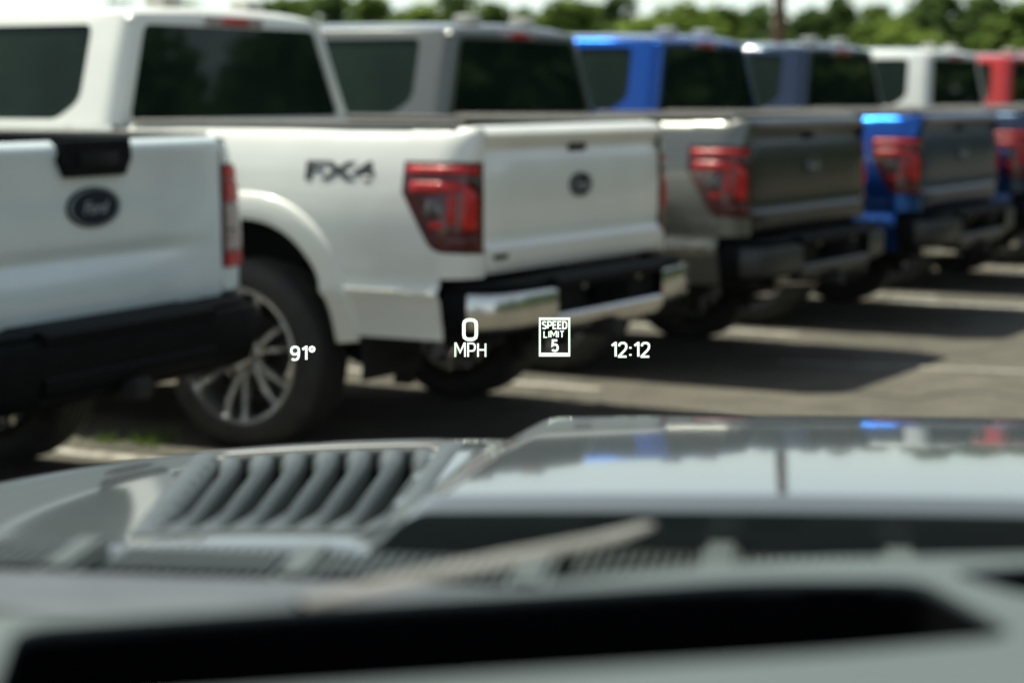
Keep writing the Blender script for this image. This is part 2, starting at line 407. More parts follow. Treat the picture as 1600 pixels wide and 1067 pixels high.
def wheel_mesh_set():
    t = G()
    W2, r = .135, TYRE
    prof = [(.270, -.10), (.288, -.125), (.31, -W2 - .004), (.355, -W2 - .002), (r - .022, -W2 + .014), (r - .006, -W2 + .034)]
    for k in range(5):
        a = -.088 + k*.044
        prof += [(r, a - .015), (r, a + .012), (r - .011, a + .015), (r - .011, a + .026)] if k < 4 else [(r, a - .015)]
    prof += [(r, .09), (r - .006, W2 - .034), (r - .022, W2 - .014), (.355, W2 + .002), (.31, W2 + .004), (.288, .125), (.270, .10)]
    t.lathe(prof, 56); tyre = t.make('tyre', 'rubber', None, angle=45)
    b = G().lathe([(.262, .118), (.272, .124), (.266, .132), (.252, .128), (.246, .10), (.238, -.02), (.238, -.11)], 56)
    rim = b.make('rim', 'alloy', None)
    d = G().lathe([(.0, .0), (.165, .0), (.17, -.006), (.17, -.02), (.0, -.02)], 40)
    disc = d.make('brake_disc', 'alloy_dark', None, angle=30)
    h = G().lathe([(0, .104), (.028, .104), (.036, .098), (.038, .08), (.085, .076), (.088, .045), (0, .045)], 32)
    hub = h.make('hub_cap', 'alloy', None, angle=30)
    sp = G()
    for sgn in (-1, 1):                           # twin spoke
        rows = []
        for k in range(9):
            r_ = .055 + (.252 - .055)*k/8
            c = sgn*(.012 + .030*sm(k/7)); w = .0095 + .004*k/8; x1 = .078 + .034*math.sin(math.pi*.55*k/8)
            rows.append([(x1 - .034, c - w, r_), (x1 - .008, c - w, r_), (x1, c - w*.6, r_), (x1, c + w*.6, r_), (x1 - .008, c + w, r_), (x1 - .034, c + w, r_)])
        sp.grid(rows, True)
    spoke = sp.make('spoke', 'alloy', None, angle=35)
    for o in (rim, spoke):
        for v in o.data.vertices: v.co.y *= 1.09; v.co.z *= 1.09
    return tyre, rim, disc, hub, spoke
WHEEL = wheel_mesh_set()
def add_wheel(parent, x, y):
    out = 1 if x > 0 else -1
    rim = WHEEL[1].copy(); rim.name = 'wheel'; link(rim, parent)
    rim.location = (x, y, TYRE); rim.rotation_euler = (random.uniform(0, 6), 0, 0 if out > 0 else math.pi)
    for o in (WHEEL[0], WHEEL[2], WHEEL[3]):
        c = o.copy(); link(c, rim)
    for k in range(6):
        c = WHEEL[4].copy(); link(c, rim); c.rotation_euler = (k*math.pi/3, 0, 0)
    return rim

def greenhouse_x(z): return .95 - (z - 1.42)*.20/.46
def back_y(z): return 1.80 + (z - 1.42)*.05/.46
def round_poly(pts, r, n=5):
    out = []
    for i, p in enumerate(pts):
        p = Vector(p); a = Vector(pts[i-1]); b = Vector(pts[(i+1) % len(pts)])
        d1, d2 = (a - p), (b - p); q = min(r, d1.length*.45, d2.length*.45)
        s, e = p + d1.normalized()*q, p + d2.normalized()*q
        for k in range(n + 1):
            t = k/n; v = s*(1-t)**2 + p*2*t*(1-t) + e*t*t; out.append((v.x, v.y))
    return out

def build_truck(name, m, old=False, decal=True, alloy=True, roof_pods=True):
    T = empty(name)
    # --- box: sides, liner, rails
    for sg in (-1, 1):
        bed_side(sg, m, T, lamp=not old)
        flare(sg, YA, m, T, SIDE); flare(sg, YF, m, T, CAB)
        for yc in (YA, YF):
            w = G()
            w.grid([[(sg*xx, yc + .60*math.cos(t), .42 + .66*math.sin(t)) for xx in (.955, .50)] for t in lin(-.1, math.pi + .1, 20)])
            w.grid([[(sg*.50, yc + q*.60*math.cos(t), .42 + q*.66*math.sin(t)) for q in (0.0, 1.0)] for t in lin(-.1, math.pi + .1, 20)])
            w.make('wheel_well', 'under', T)
        G().box((min(sg*.795, sg*.885), .10, 1.424), (max(sg*.795, sg*.885), 1.745, 1.447), .008).make('bed_rail', 'trim', T)
        tail_lamp(sg, T, old)
    lin_ = G().box((-.80, .07, .84), (.80, 1.75, .86))
    for sg in (-1, 1): lin_.box((min(sg*.775, sg*.799), .07, .86), (max(sg*.775, sg*.799), 1.75, 1.415))
    lin_.box((-.775, 1.72, .86), (.775, 1.745, 1.415)); lin_.make('bed_liner', 'plastic', T, smooth=False)
    # --- tailgate
    if old:
        sec = [(.06, 1.428), (.022, 1.424), (.004, 1.408), (-.004, 1.385), (.004, 1.36), (.002, 1.20), (.0, 1.08), (.004, 1.045), (.022, 1.015), (.022, 1.0), (.012, .985), (-.004, .87), (.004, .80), (.05, .795), (.07, .80), (.07, 1.42)]
    else:
        sec = [(.06, 1.428), (.020, 1.424), (-.006, 1.412), (-.018, 1.392), (-.012, 1.37), (.010, 1.345), (.020, 1.325), (.012, 1.295), (.0, 1.275), (-.004, 1.15), (-.003, 1.02), (.004, .955), (-.004, .94), (-.018, .925), (-.020, .86), (-.006, .826), (.05, .82), (.07, .83), (.07, 1.42)]
    def mp(x, y, z): return (x, y + .03*max(0, (abs(x) - .70)/.115)**2*.4, z)
    xs = [-.812, -.808, -.79] + lin(-.76, .76, 15) + [.79, .808, .812]
    if old:
        # the lower pressing fades out before the panel's edge
        base = sec
        def mp(x, y, z):
            k = sm((abs(x) - .60)/.14)
            if .94 < z < 1.06 and y < .04: y = y*(1 - k) + .0*k
            return (x, y, z)
    tg = G().prism(sec, 0, 0, mp, xs).make('tailgate', m, T, angle=40)
    if old:
        G().plate([(-.195, 1.432), (.195, 1.432), (.205, 1.36), (.165, 1.295), (-.165, 1.295), (-.205, 1.36)], [], lambda a, b, d: (a, -.022 + d, b), .05).make('handle', 'plastic', tg, smooth=False)
        G().box((-.11, -.030, 1.335), (.11, -.020, 1.385), .004).make('handle_grip', 'badge', tg)
        emblem(T, .002, 1.185, .31, .145, 'badge_blue', 'trim')
    else:
        G().box((-.075, .004, 1.308), (.075, .03, 1.338), .006).make('handle', 'plastic', tg)
        emblem(T, -.002, 1.16, .205, .105, 'badge')
        G().box((-.775, -.024, .882), (-.665, -.017, .904), .003).make('badge', 'badge', tg)
    # --- rear bumper: path in plan, swept
    path = [(.965, .10), (.965, .05), (.955, .0), (.925, -.07), (.86, -.115), (.74, -.138), (.60, -.148), (.50, -.152)]
    def bump_strip(pts, sec):
        rows = []
        for i, (x, y) in enumerate(pts):
            a, b = pts[max(i-1, 0)], pts[min(i+1, len(pts)-1)]
            d = Vector((b[0]-a[0], b[1]-a[1])).normalized(); nrm = Vector((-d.y, d.x))
            if nrm.dot(Vector((x, y - .3))) < 0: nrm = -nrm
            rows.append([(x + nrm.x*o, y + nrm.y*o, z) for o, z in sec])
        return rows
    BM = 'plastic' if old else 'chrome'
    full = path + [(-x, y) for x, y in reversed(path)]
    beam = G().grid(bump_strip([(x*.97, y + .02) for x, y in full], [(-.02, .80), (0, .79), (0, .60), (-.03, .57), (-.10, .57), (-.10, .80), (-.02, .80)])).make('rear_bumper', 'plastic', T)
    for sg in (-1, 1):
        pp = [(sg*x, y) for x, y in path]
        capsec = [(-.02, .764), (.006, .762), (.013, .750), (.014, .67), (.012, .61), (.004, .59), (-.02, .578)]
        if old: capsec = [(-.02, .775), (.002, .770), (.010, .75), (.010, .64), (.002, .585), (-.02, .54), (-.06, .52)]
        if True:
            G().grid(bump_strip(pp[2:], capsec)).make('bumper_cap', BM, beam, angle=40)
        G().grid(bump_strip(pp[:3], [(o + .003, z) for o, z in capsec])).make('bumper_side', 'plastic', beam)
    G().grid(bump_strip([(-.0 + x, -.152 - .006*(1 - (x/.5)**2)) for x in lin(-.505, .505, 9)], [(-.02, .625), (.006, .622), (.016, .605), (.010, .575), (-.02, .56)])).make('bumper_strip', BM, beam)
    st = G().prism([(-.170, .760), (-.172, .785), (-.14, .800), (.02, .806), (.02, .765)], -.50, .50)
    st.make('step_pad', 'plastic', beam, angle=30)
    if old: G().grid(bump_strip([(x, -.152) for x in lin(-.502, .502, 5)], [(-.02, .775), (.002, .770), (.009, .75), (.009, .64), (.002, .585), (-.02, .54), (-.06, .52)])).make('bumper_center', 'plastic', beam)
    if not old: G().box((-.17, -.160, .645), (.17, -.142, .735), .006).make('plate_recess', 'black', beam)
    for x in (-.26, .26) if not old else (): G().lathe([(0, .0), (.012, .0), (.016, .006)], 14, 'X').make('parking_sensor', 'trim', beam).matrix_local = Matrix.Translation((x, -.166, .705)) @ Matrix.Rotation(math.pi/2, 4, 'Z')
    G().box((-.045, -.20, .50), (.045, .10, .57), .006).make('hitch_receiver', 'under', T)
    # --- cab lower body
    def side_panel(nm, sg, cols):
        g = G(); g.grid([[(sg*interp(z, CAB), y, z) for z in zrows(zb, 1.42, None, 30)] for y, zb in cols])
        return g.make(nm, m, T, angle=45)
    fw = [(y, zb) for y, zb in arch_cols(YF, 4.115, 5.55, .52)]
    for sg in (-1, 1):
        side_panel('cab_corner', sg, [(y, .52) for y in lin(1.79, 2.035, 4)])
        d1 = side_panel('rear_door', sg, [(y, .52) for y in lin(2.042, 3.075, 6)])
        d2 = side_panel('front_door', sg, [(y, .52) for y in lin(3.083, 4.108, 6)])
        for d, y in ((d1, 2.20), (d2, 3.24)):
            G().tube([(sg*.985, y, 1.19), (sg*1.02, y + .02, 1.20), (sg*1.022, y + .16, 1.205), (sg*.985, y + .19, 1.205)], .016, 8).make('door_handle', m, d)
        fe = G(); fe.grid([[(sg*(interp(z, CAB) - .10*sm((y - 5.1)/.45)), y, z) for z in zrows(zb, 1.30 + .12*sm((4.7 - y)/.5), None, 26)] for y, zb in fw])
        fe.make('front_fender', m, T, angle=45)
        G().box((min(sg*.90, sg*.96), 1.80, .46), (max(sg*.90, sg*.96), 4.2, .53), .01).make('rocker', 'plastic', T)
    # --- greenhouse
    for sg in (-1, 1):
        mpS = lambda a, b, d, sg=sg: (sg*(greenhouse_x(b) - d), a, b)
        hole1 = round_poly([(2.12, 1.445), (3.05, 1.445), (3.05, 1.825), (2.04, 1.825), (2.01, 1.52)], .045)
        hole2 = round_poly([(3.13, 1.445), (4.14, 1.445), (4.02, 1.52), (3.56, 1.825), (3.13, 1.825)], .03)
        G().plate([(back_y(1.42) + .07, 1.42), (4.42, 1.42), (3.62, 1.88), (back_y(1.88) + .07, 1.88)], [hole1, hole2], mpS, .035).make('cab_side', m, T, smooth=False)
        for h in (hole1, hole2):
            c = Vector((sum(p[0] for p in h)/len(h), sum(p[1] for p in h)/len(h)))
            hh = [tuple(c + (Vector(p) - c)*1.012) for p in h]
            G().plate(hh, [], lambda a, b, d, sg=sg: (sg*(greenhouse_x(b) - .014 - d), a, b), .006).make('side_window', 'glass', T, smooth=False)
        g = G()
        g.grid([[(sg*(greenhouse_x(z) - .07 + .07*math.sin(t)), back_y(z) + .07*(1 - math.cos(t)), z) for t in lin(0, math.pi/2, 9)] for z in lin(1.42, 1.88, 6)])
        g.make('rear_pillar', m, T)
        mi = G().box((min(sg*1.06, sg*1.27), 4.02, 1.34), (max(sg*1.06, sg*1.27), 4.12, 1.60), .03)
        mi.tube([(sg*.95, 4.05, 1.36), (sg*1.10, 4.07, 1.40)], .035, 8); mi.make('side_mirror', m, T)
    mpB = lambda a, b, d: (a, back_y(b) + d, b)
    bx_ = lambda z: greenhouse_x(z) - .07
    hole = round_poly([(-.815, 1.445), (.815, 1.445), (.655, 1.825), (-.655, 1.825)], .04)
    G().plate([(-bx_(1.42), 1.42), (bx_(1.42), 1.42), (bx_(1.88), 1.88), (-bx_(1.88), 1.88)], [hole], mpB, .03).make('cab_back', m, T, smooth=False)
    G().plate([(p[0]*1.012, 1.635 + (p[1] - 1.635)*1.03) for p in hole], [], lambda a, b, d: (a, back_y(b) + .010 + d, b), .006).make('rear_window', 'glass', T, smooth=False)
    G().box((-.88, 1.795, .90), (.88, 1.83, 1.42)).make('cab_back', m, T, smooth=False)
    # roof
    rows = []
    for y in [1.845, 1.847, 1.855, 1.875, 1.91, 1.97, 2.1, 2.4, 2.8, 3.2, 3.45, 3.62]:
        ke = min(1, max(0, (y - 1.845)/.12)); kf = (1 - (1 - ke)**2.6)**(1/2.6)
        row = []
        for u in [-1, -.997, -.985, -.96, -.92, -.86, -.75, -.6, -.4, -.2, 0, .2, .4, .6, .75, .86, .92, .96, .985, .997, 1]:
            hz = (1 - abs(u)**7)**(1/2.2)*.055 + .034*(1 - u*u)
            row.append((u*.752, y + .05*(1 - abs(u)**2)*0, 1.872 + hz*kf - .06*sm((y - 3.2)/.6) - .022*(max(0, 2.75 - y)/.9)**2))
        rows.append(row)
    G().grid(rows).make('roof', m, T, angle=60)
    br = G().box((-.22, 1.832, 1.834), (.22, 1.875, 1.880), .008).make('brake_light', 'lamp_clear', T)
    G().box((-.095, 1.822, 1.836), (.095, 1.85, 1.878), .006).make('light_bar', 'lamp_red', br)
    if roof_pods:
        for x in (-.34, .30):
            G().box((x - .07, 1.93, 1.93), (x + .07, 2.05, 1.995), .02).make('roof_pod', 'pod', T)
    # windshield, hood and front end
    G().grid([[(u*(.86 - .16*t), 4.50 - .92*t + .10*(1 - u*u)*(1-t), 1.34 + .54*t) for u in lin(-1, 1, 9)] for t in lin(0, 1, 5)]).make('windshield', 'glass', T)
    G().grid([[(u*.875, y, (1.37 - .12*((y - 4.35)/1.25)**2 + .035*(1 - u**4)) - .10*sm((y - 5.45)/.22)) for u in lin(-1, 1, 17)] for y in lin(4.35, 5.66, 14)]).make('hood', m, T)
    fr = G().box((-.90, 5.30, .62), (.90, 5.66, 1.20), .05).make('front_fascia', m, T)
    gr = G().box((-.58, 5.60, .78), (.58, 5.70, 1.17), .03).make('grille', 'plastic', T)
    for k in range(3): G().box((-.55, 5.69, .84 + .11*k), (.55, 5.715, .90 + .11*k), .01).make('slat', 'chrome', gr)
    for sg in (-1, 1): G().box((min(sg*.60, sg*.91), 5.42, .92), (max(sg*.60, sg*.91), 5.68, 1.16), .03).make('headlight', 'headlamp', T)
    G().box((-.95, 5.35, .48), (.95, 5.78, .72), .06).make('front_bumper', BM, T)
    # underbody
    ch = G()
    for sg in (-1, 1):
        ch.box((sg*.52 - .04, .10, .50), (sg*.52 + .04, 5.3, .66))
        ch.box((sg*.60 - .03, .45, .40), (sg*.60 + .03, 1.75, .44))
    ch.tube([(-.80, YA, TYRE), (.80, YA, TYRE)], .05, 12); ch.tube([(-.80, YF, TYRE), (.80, YF, TYRE)], .05, 12)
    ch.box((-.45, 2.2, .34), (.05, 3.6, .62), .04); ch.box((-.50, .25, .62), (.50, 5.0, .72))
    for x in (-.5, .5): ch.box((x - .03, .55, .28), (x + .03, .62, .52))
    ch.make('chassis', 'under', T)
    G().lathe([(0, .12), (.09, .13), (.15, .08), (.17, 0), (.15, -.08), (.09, -.13), (0, -.12)], 24).make('differential', 'under', T).location = (.05, YA, TYRE)
    s = G().lathe([(.12, -.10), (.20, -.11), (.33, -.12), (.37, -.08), (.37, .08), (.33, .12), (.20, .11), (.12, .10)], 36, 'Z').make('spare_tyre', 'rubber', T); s.location = (0, .52, .60)
    ex = G().tube([(.45, 2.6, .44), (.55, 1.75, .44), (.58, 1.2, .50), (.60, .70, .46), (.72, .50, .44)], .04, 12).make('exhaust_pipe', 'under', T)
    G().tube([(.66, .56, .445), (.98, .34, .43)], [.042, .046], 16, False).make('exhaust_tip', 'chrome', ex)
    for x in (-.87, .87):
        for y in (YA, YF): add_wheel(T, x, y)
    if decal:
        me = fit_text('FX4', .34, .080, .0, .0, .045); me.materials.append(M['decal'])
        bm = bmesh.new(); bm.from_mesh(me); bmesh.ops.triangulate(bm, faces=bm.faces)
        bmesh.ops.subdivide_edges(bm, edges=[e for e in bm.edges if e.calc_length() > .03], cuts=2, use_grid_fill=True); bm.to_mesh(me); bm.free()
        for v in me.vertices: z = 1.237 + v.co.y; v.co = Vector((-(interp(z, SIDE) + .0022), .60 - v.co.x, z))
        link(bpy.data.objects.new('lettering', me), T)
    # real heights of the panels above the wheels
    for o in [c for c in T.children if c.type == 'MESH' and not c.name.startswith('wheel.') and c.name != 'wheel']:
        for q in [o] + list(o.children):
            if q.type == 'MESH' and q.matrix_local.translation.length < 1e-6:
                for v in q.data.vertices: v.co.z = interp(v.co.z, ZMAP)
    return T
ZMAP = [(0, 0), (.45, .42), (.56, .52), (.585, .572), (.752, .70), (.82, .775), (.915, .868), (1.275, 1.227), (1.42, 1.365), (1.445, 1.387), (1.825, 1.808), (1.88, 1.855), (1.965, 1.92), (2.1, 2.05)]
def copy_tree(o, parent=None, swap=None):
    c = o.copy(); COL.objects.link(c); c.parent = parent
    if c.type == 'MESH' and swap and c.data.materials:
        new = swap.get(c.data.materials[0].name) if not (c.data.materials[0].name == 'chrome' and not c.name.startswith('bumper')) else None
        if new is not None: c.material_slots[0].link = 'OBJECT'; c.material_slots[0].material = new
    for ch in o.children: copy_tree(ch, c, swap)
    return c

C1 = Vector((.292, 8.996, 0))
PITCHED = 2.75
rowgrp = 'pickup trucks parked side by side in a row'
t1 = build_truck('pickup_truck', M['white'])
t1.location = C1; t1.rotation_euler = (0, 0, TR)
tag(t1, 'white pickup with black lettering on its bed side and a chrome rear bumper', 'truck', rowgrp)
for o in list(t1.children):
    if o.name.startswith('roof_pod') and o.matrix_local.translation.x > -1: pass
specs = [(1, 'grey', 'dark grey pickup parked between the white lettered pickup and the blue one', .02),
         (2, 'blue', 'bright blue pickup parked next to the dark grey one', .0),
         (3, 'navy', 'dark navy pickup parked between the bright blue and the far white one', .05),
         (4, 'white2', 'far white pickup showing its cab between the navy and red pickups', -.05),
         (5, 'red', 'red pickup at the far end of the row with gleaming roof', .0)]
for k, p, lab, dz in specs:
    t = copy_tree(t1, None, {'paint_white': M[p], 'chrome': M['bumper_dark'] if p != 'white2' else M['chrome']}); t.location = C1 + RV*PITCHED*k + FV*dz + RV*(.03, -.05, 0, 0, 0)[k-1]; t.rotation_euler = (0, 0, TR + R((-.3, .5, -.4, .3, 0)[k-1]))
    tag(t, lab, 'truck', rowgrp)
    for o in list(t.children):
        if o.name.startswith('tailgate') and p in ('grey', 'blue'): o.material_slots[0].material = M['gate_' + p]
    for o in list(t.children):
        if o.name.startswith('lettering'): bpy.data.objects.remove(o)
CY = .035
t0 = build_truck('pickup_truck', M['silver'], old=True, decal=False, roof_pods=False)
T0A = R(65.5)
t0.location = Vector((-1.115, 7.895, 0)) - Vector((math.cos(T0A), math.sin(T0A), 0))*.8; t0.rotation_euler = (0, 0, T0A); t0.scale.z = .978
tag(t0, 'silver pickup with black trapezoid tailgate handle and dark bumper, closest of the row', 'truck', rowgrp)
for w in WHEEL: bpy.data.objects.remove(w)

# ------------------------------------------------------------------ the truck the photograph is taken from
host = empty('pickup_truck', (0, 0, 0), R(-8))
tag(host, 'grey pickup in the foreground whose louvred hood and dashboard fill the lower frame', 'truck')
MID = .20                                   # its centre line, to the right of the lens
def dome_edge(v): return .43 - .02*(v - 1.2)
def hood_drop(v):                           # almost flat, then a crisp brow
    return .249 + .052*(v - 1.27) + .024*(v - 1.27)**2 + .55*max(0, v - 1.80)**2 + 3.0*max(0, v - 2.05)**2
def hood_z(u, v):
    q = u - MID; a = abs(q); e = dome_edge(v)
    step = (.022 + .012*sm((1.9 - v)/.6))*sm((a - e)/.05)
    side = .055*max(0, (a - e - .05)/.50)**2 + .25*max(0, a - .93)**2
    crown = .008*(min(a, e)/.43)**2
    return HC - hood_drop(v) - step - side - crown + .004
VENT = [(-.275, 1.33), (-.435, 1.33), (-.520, 1.78), (-.312, 1.78)]       # rear right, rear left, front left, front right (u, v)
def vent_uv(p, q):                          # p 0..1 right to left, q 0..1 back to front
    r = Vector(VENT[0])*(1-q) + Vector(VENT[3])*q; l = Vector(VENT[1])*(1-q) + Vector(VENT[2])*q
    return r*(1-p) + l*p
def in_vent(u, v, mirror=False):
    q = (v - 1.33)/.45
    if not 0 < q < 1: return False
    r = VENT[0][0]*(1-q) + VENT[3][0]*q; l = VENT[1][0]*(1-q) + VENT[2][0]*q
    return l < u < r
us = sorted(set(lin(-.80, 1.20, 201))); vs = lin(1.27, 2.42, 130)
HV = [(u, v, hood_z(u, v)) for v in vs for u in us]; HF = []
n = len(us)
for i in range(len(vs) - 1):
    for j in range(n - 1):
        uc, vc = (us[j] + us[j+1])/2, (vs[i] + vs[i+1])/2
        if in_vent(uc, vc) or in_vent(2*MID - uc, vc): continue
        a = i*n + j; HF.append((a, a+1, a+1+n, a+n))
k0 = len(HV)
for j, u in enumerate(us): HV.append((u, vs[0] - .030, hood_z(u, vs[0]) - .0045)); HV.append((u, vs[0] - .030, hood_z(u, vs[0]) - .05))
for j in range(n - 1):
    HF.append((j, j+1, k0 + 2*(j+1), k0 + 2*j)); HF.append((k0 + 2*j, k0 + 2*(j+1), k0 + 2*(j+1) + 1, k0 + 2*j + 1))
hood = make('hood', HV, HF, 'host', host, angle=60)
for side in (0, 1):
    fl = (lambda u: u) if side == 0 else (lambda u: 2*MID - u)
    # rolled fender beside the hood
    g = G(); rows = []
    for v in lin(1.0, 2.40, 40):
        z0 = hood_z(-.80, max(v, 1.27)) - .004; row = []
        for t in lin(0, 1, 18):
            ang = t*math.pi/2
            row.append((fl(-.806 - .24*math.sin(ang)**1.2), v, z0 - .03*t - .62*(1 - math.cos(ang))))
        rows.append(row)
    g.grid(rows).make('fender', 'host', host, angle=60)
    # vent: frame, tray and louvres
    fr = []
    for i in range(4):
        pass
    out = []
    N = 14
    loop = [(0, k/N) for k in range(N)] + [(k/N, 1) for k in range(N)] + [(1, 1 - k/N) for k in range(N)] + [(1 - k/N, 0) for k in range(N)]
    rows = []
    for (p, q) in loop:
        c = vent_uv(p, q); ctr = vent_uv(.5, .5)
        ring = []
        for ox, oz in ((.016, -.004), (.014, .001), (.008, .003), (.0, .001), (-.006, -.006), (-.007, -.05)):
            dp = (p - .5)*2; dq = (q - .5)*2
            pp = p + (ox/.17)*dp*(abs(dp) > .999); qq = q + (ox/.45)*dq*(abs(dq) > .999)
            w = vent_uv(pp, qq); ring.append((fl(w.x), w.y, hood_z(w.x, w.y) + oz))
        rows.append(ring)
    rows.append(rows[0])
    vent = G().grid(rows).make('hood_vent', 'vent', host, angle=50)
    tr = [vent_uv(0, 0), vent_uv(1, 0), vent_uv(1, 1), vent_uv(0, 1)]
    make('tray', [(fl(w.x), w.y, hood_z(w.x, w.y) - .048) for w in tr], [(0, 1, 2, 3)], 'black', vent, smooth=False)
    NL = 7
    for k in range(NL):
        p0 = .0 + k*1.0/NL; wv = 1.0/NL
        rows = []
        for q in lin(.0, 1.0, 22):
            ring = []
            for dp, dz in ((.02, -.042), (.04, -.018), (.12, -.007), (.28, -.003), (.44, -.007), (.55, -.020), (.57, -.034), (.48, -.036), (.30, -.020), (.12, -.022)):
                t_ = sm(min(q, 1.05 - q)/.30); w = vent_uv(p0 + wv*dp*(1 + .8*(1 - t_)), q); ring.append((fl(w.x), w.y, hood_z(w.x, w.y) + dz*(.35 + .65*t_)))
            rows.append(ring)
        G().grid(rows, True).make('louvre', 'vent', vent, angle=50)

def hp(x, y, drop):                         # point under a photo pixel at a given drop below the lens, in the host truck's own frame
    p = px_z(x, y, HC - drop); return Matrix.Rotation(R(8), 4, 'Z') @ p
# cowl pan behind the hood; ribs and bars model dash reflections in the windshield
G().box((-.80, .93, HC - .34), (1.20, 1.29, HC - .300)).make('cowl', 'cowl', host, smooth=False)
cw = [o for o in host.children if o.name.startswith('cowl')][0]
def slab(name, quad, th, m, parent, bev=.004):
    v = [Vector(q) for q in quad]; v2 = [q - Vector((0, 0, th)) for q in v]; n = len(v)
    bm = bmesh.new(); a = [bm.verts.new(q) for q in v]; b = [bm.verts.new(q) for q in v2]
    bm.faces.new(a); bm.faces.new(list(reversed(b)))
    for i in range(n): bm.faces.new((a[i], b[i], b[(i+1) % n], a[(i+1) % n]))
    bmesh.ops.bevel(bm, geom=list(bm.edges), offset=bev, segments=2, affect='EDGES'); bm.verts.index_update()
    o = make(name, [q.co.copy() for q in bm.verts], [[q.index for q in f.verts] for f in bm.faces], m, parent, angle=40); bm.free(); return o
for u in [x*.011 - .42 for x in range(150)]:
    pass
def rib_block(u0, u1, v0, v1, drop):
    g = G(); u = u0
    while u < u1:
        g.box((u, v0, HC - drop - .02), (u + .003, v1, HC - drop)); u += .0068
    o = g.make('reflected_rib', 'cowl', cw, smooth=False); o['kind'] = 'stuff'
for u0, u1 in ((-.70, -.60), (-.56, -.44), (-.40, -.30), (-.27, -.165), (-.13, -.06), (-.035, .045), (.075, .15), (.18, .26), (.30, .42), (.46, .60), (.66, .80), (.86, 1.0)):
    rib_block(u0, u1, 1.13 if u0 < -.2 else 1.172, 1.19 if u0 < -.2 else 1.245, .272 if u0 < -.2 else .276)
    ve = 1.195 if u0 < -.2 else 1.25
    bd = .270 if u0 < -.2 else .271
    slab('cross_bar', [(u1 + .003, 1.12, HC - bd), (u1 + .026, 1.12, HC - bd), (u1 + .026, ve, HC - bd + .002), (u1 + .003, ve, HC - bd + .002)], .02, 'bar', cw)
slab('cowl_lip', [(-.80, .99, HC - .262), (-.03, .99, HC - .262), (.0, 1.10, HC - .268), (-.80, 1.10, HC - .268)], .02, 'bar', cw)
slab('cowl_lip', [(-.02, .99, HC - .266), (1.20, .99, HC - .266), (1.20, 1.165, HC - .272), (.01, 1.165, HC - .272)], .02, 'cowl', cw)
# wiper
wp = [hp(470, 946, .225), hp(600, 915, .224), hp(800, 872, .223), hp(950, 842, .225), hp(1015, 822, .232)]
g = G(); rows = []
for i, p in enumerate(wp):
    d = (wp[min(i+1, 4)] - wp[max(i-1, 0)]).normalized(); nn = Vector((-d.y, d.x, 0)).normalized(); w = (.005, .008, .009, .008, .004)[i]
    rows.append([p + nn*w, p + nn*w*.7 + Vector((0, 0, .0022)), p - nn*w*.7 + Vector((0, 0, .0022)), p - nn*w, p - Vector((0, 0, .0025))])
g.grid(rows, True).make('wiper_arm', 'wiper', host, angle=50)
# dashboard with the black projector well
D0 = .222
def dpt(x, y): p = hp(x, y, D0); return (p.x, p.y)
well = round_poly([dpt(-25, 1110), dpt(25, 978), dpt(500, 945), dpt(1180, 904), dpt(1440, 904), dpt(1600, 992), dpt(1300, 1020), dpt(800, 1052), dpt(300, 1086)], .02)
vent2 = round_poly([dpt(1478, 893), dpt(1640, 880), dpt(1700, 935), dpt(1600, 930)], .012)
back = [dpt(-300, 958), dpt(0, 955), dpt(250, 950), dpt(480, 946), dpt(700, 930), dpt(900, 905), dpt(1100, 884), dpt(1300, 872), dpt(1600, 866), dpt(2000, 866)]
outer = [(-.70, .45)] + [(-.70, back[0][1])] + [b for b in back if b[0] > -.69] + [(1.10, back[-1][1]), (1.10, .45)]
dash = G().plate(outer, [well, vent2], lambda a, b, d: (a, b, HC - D0 - d ), .006).make('dashboard', 'dash', host, smooth=False)
def cup(name, poly, depth):
    n = len(poly); v = [(a, b, HC - D0 - .003) for a, b in poly] + [(a, b, HC - D0 - depth) for a, b in poly]
    f = [(i, (i+1) % n, (i+1) % n + n, i + n) for i in range(n)] + [tuple(range(n, 2*n))]
    return make(name, v, f, 'black', dash, smooth=False)
cup('projector_well', [(a, b) for a, b in well], .10); cup('defroster_vent', vent2, .06)
# windshield
make('windshield', [(-.74, .985, HC - .24), (1.14, .985, HC - .24), (1.00, .16, HC + .42), (-.60, .16, HC + .42)], [(0, 1, 2, 3)], 'pane', host, smooth=False)

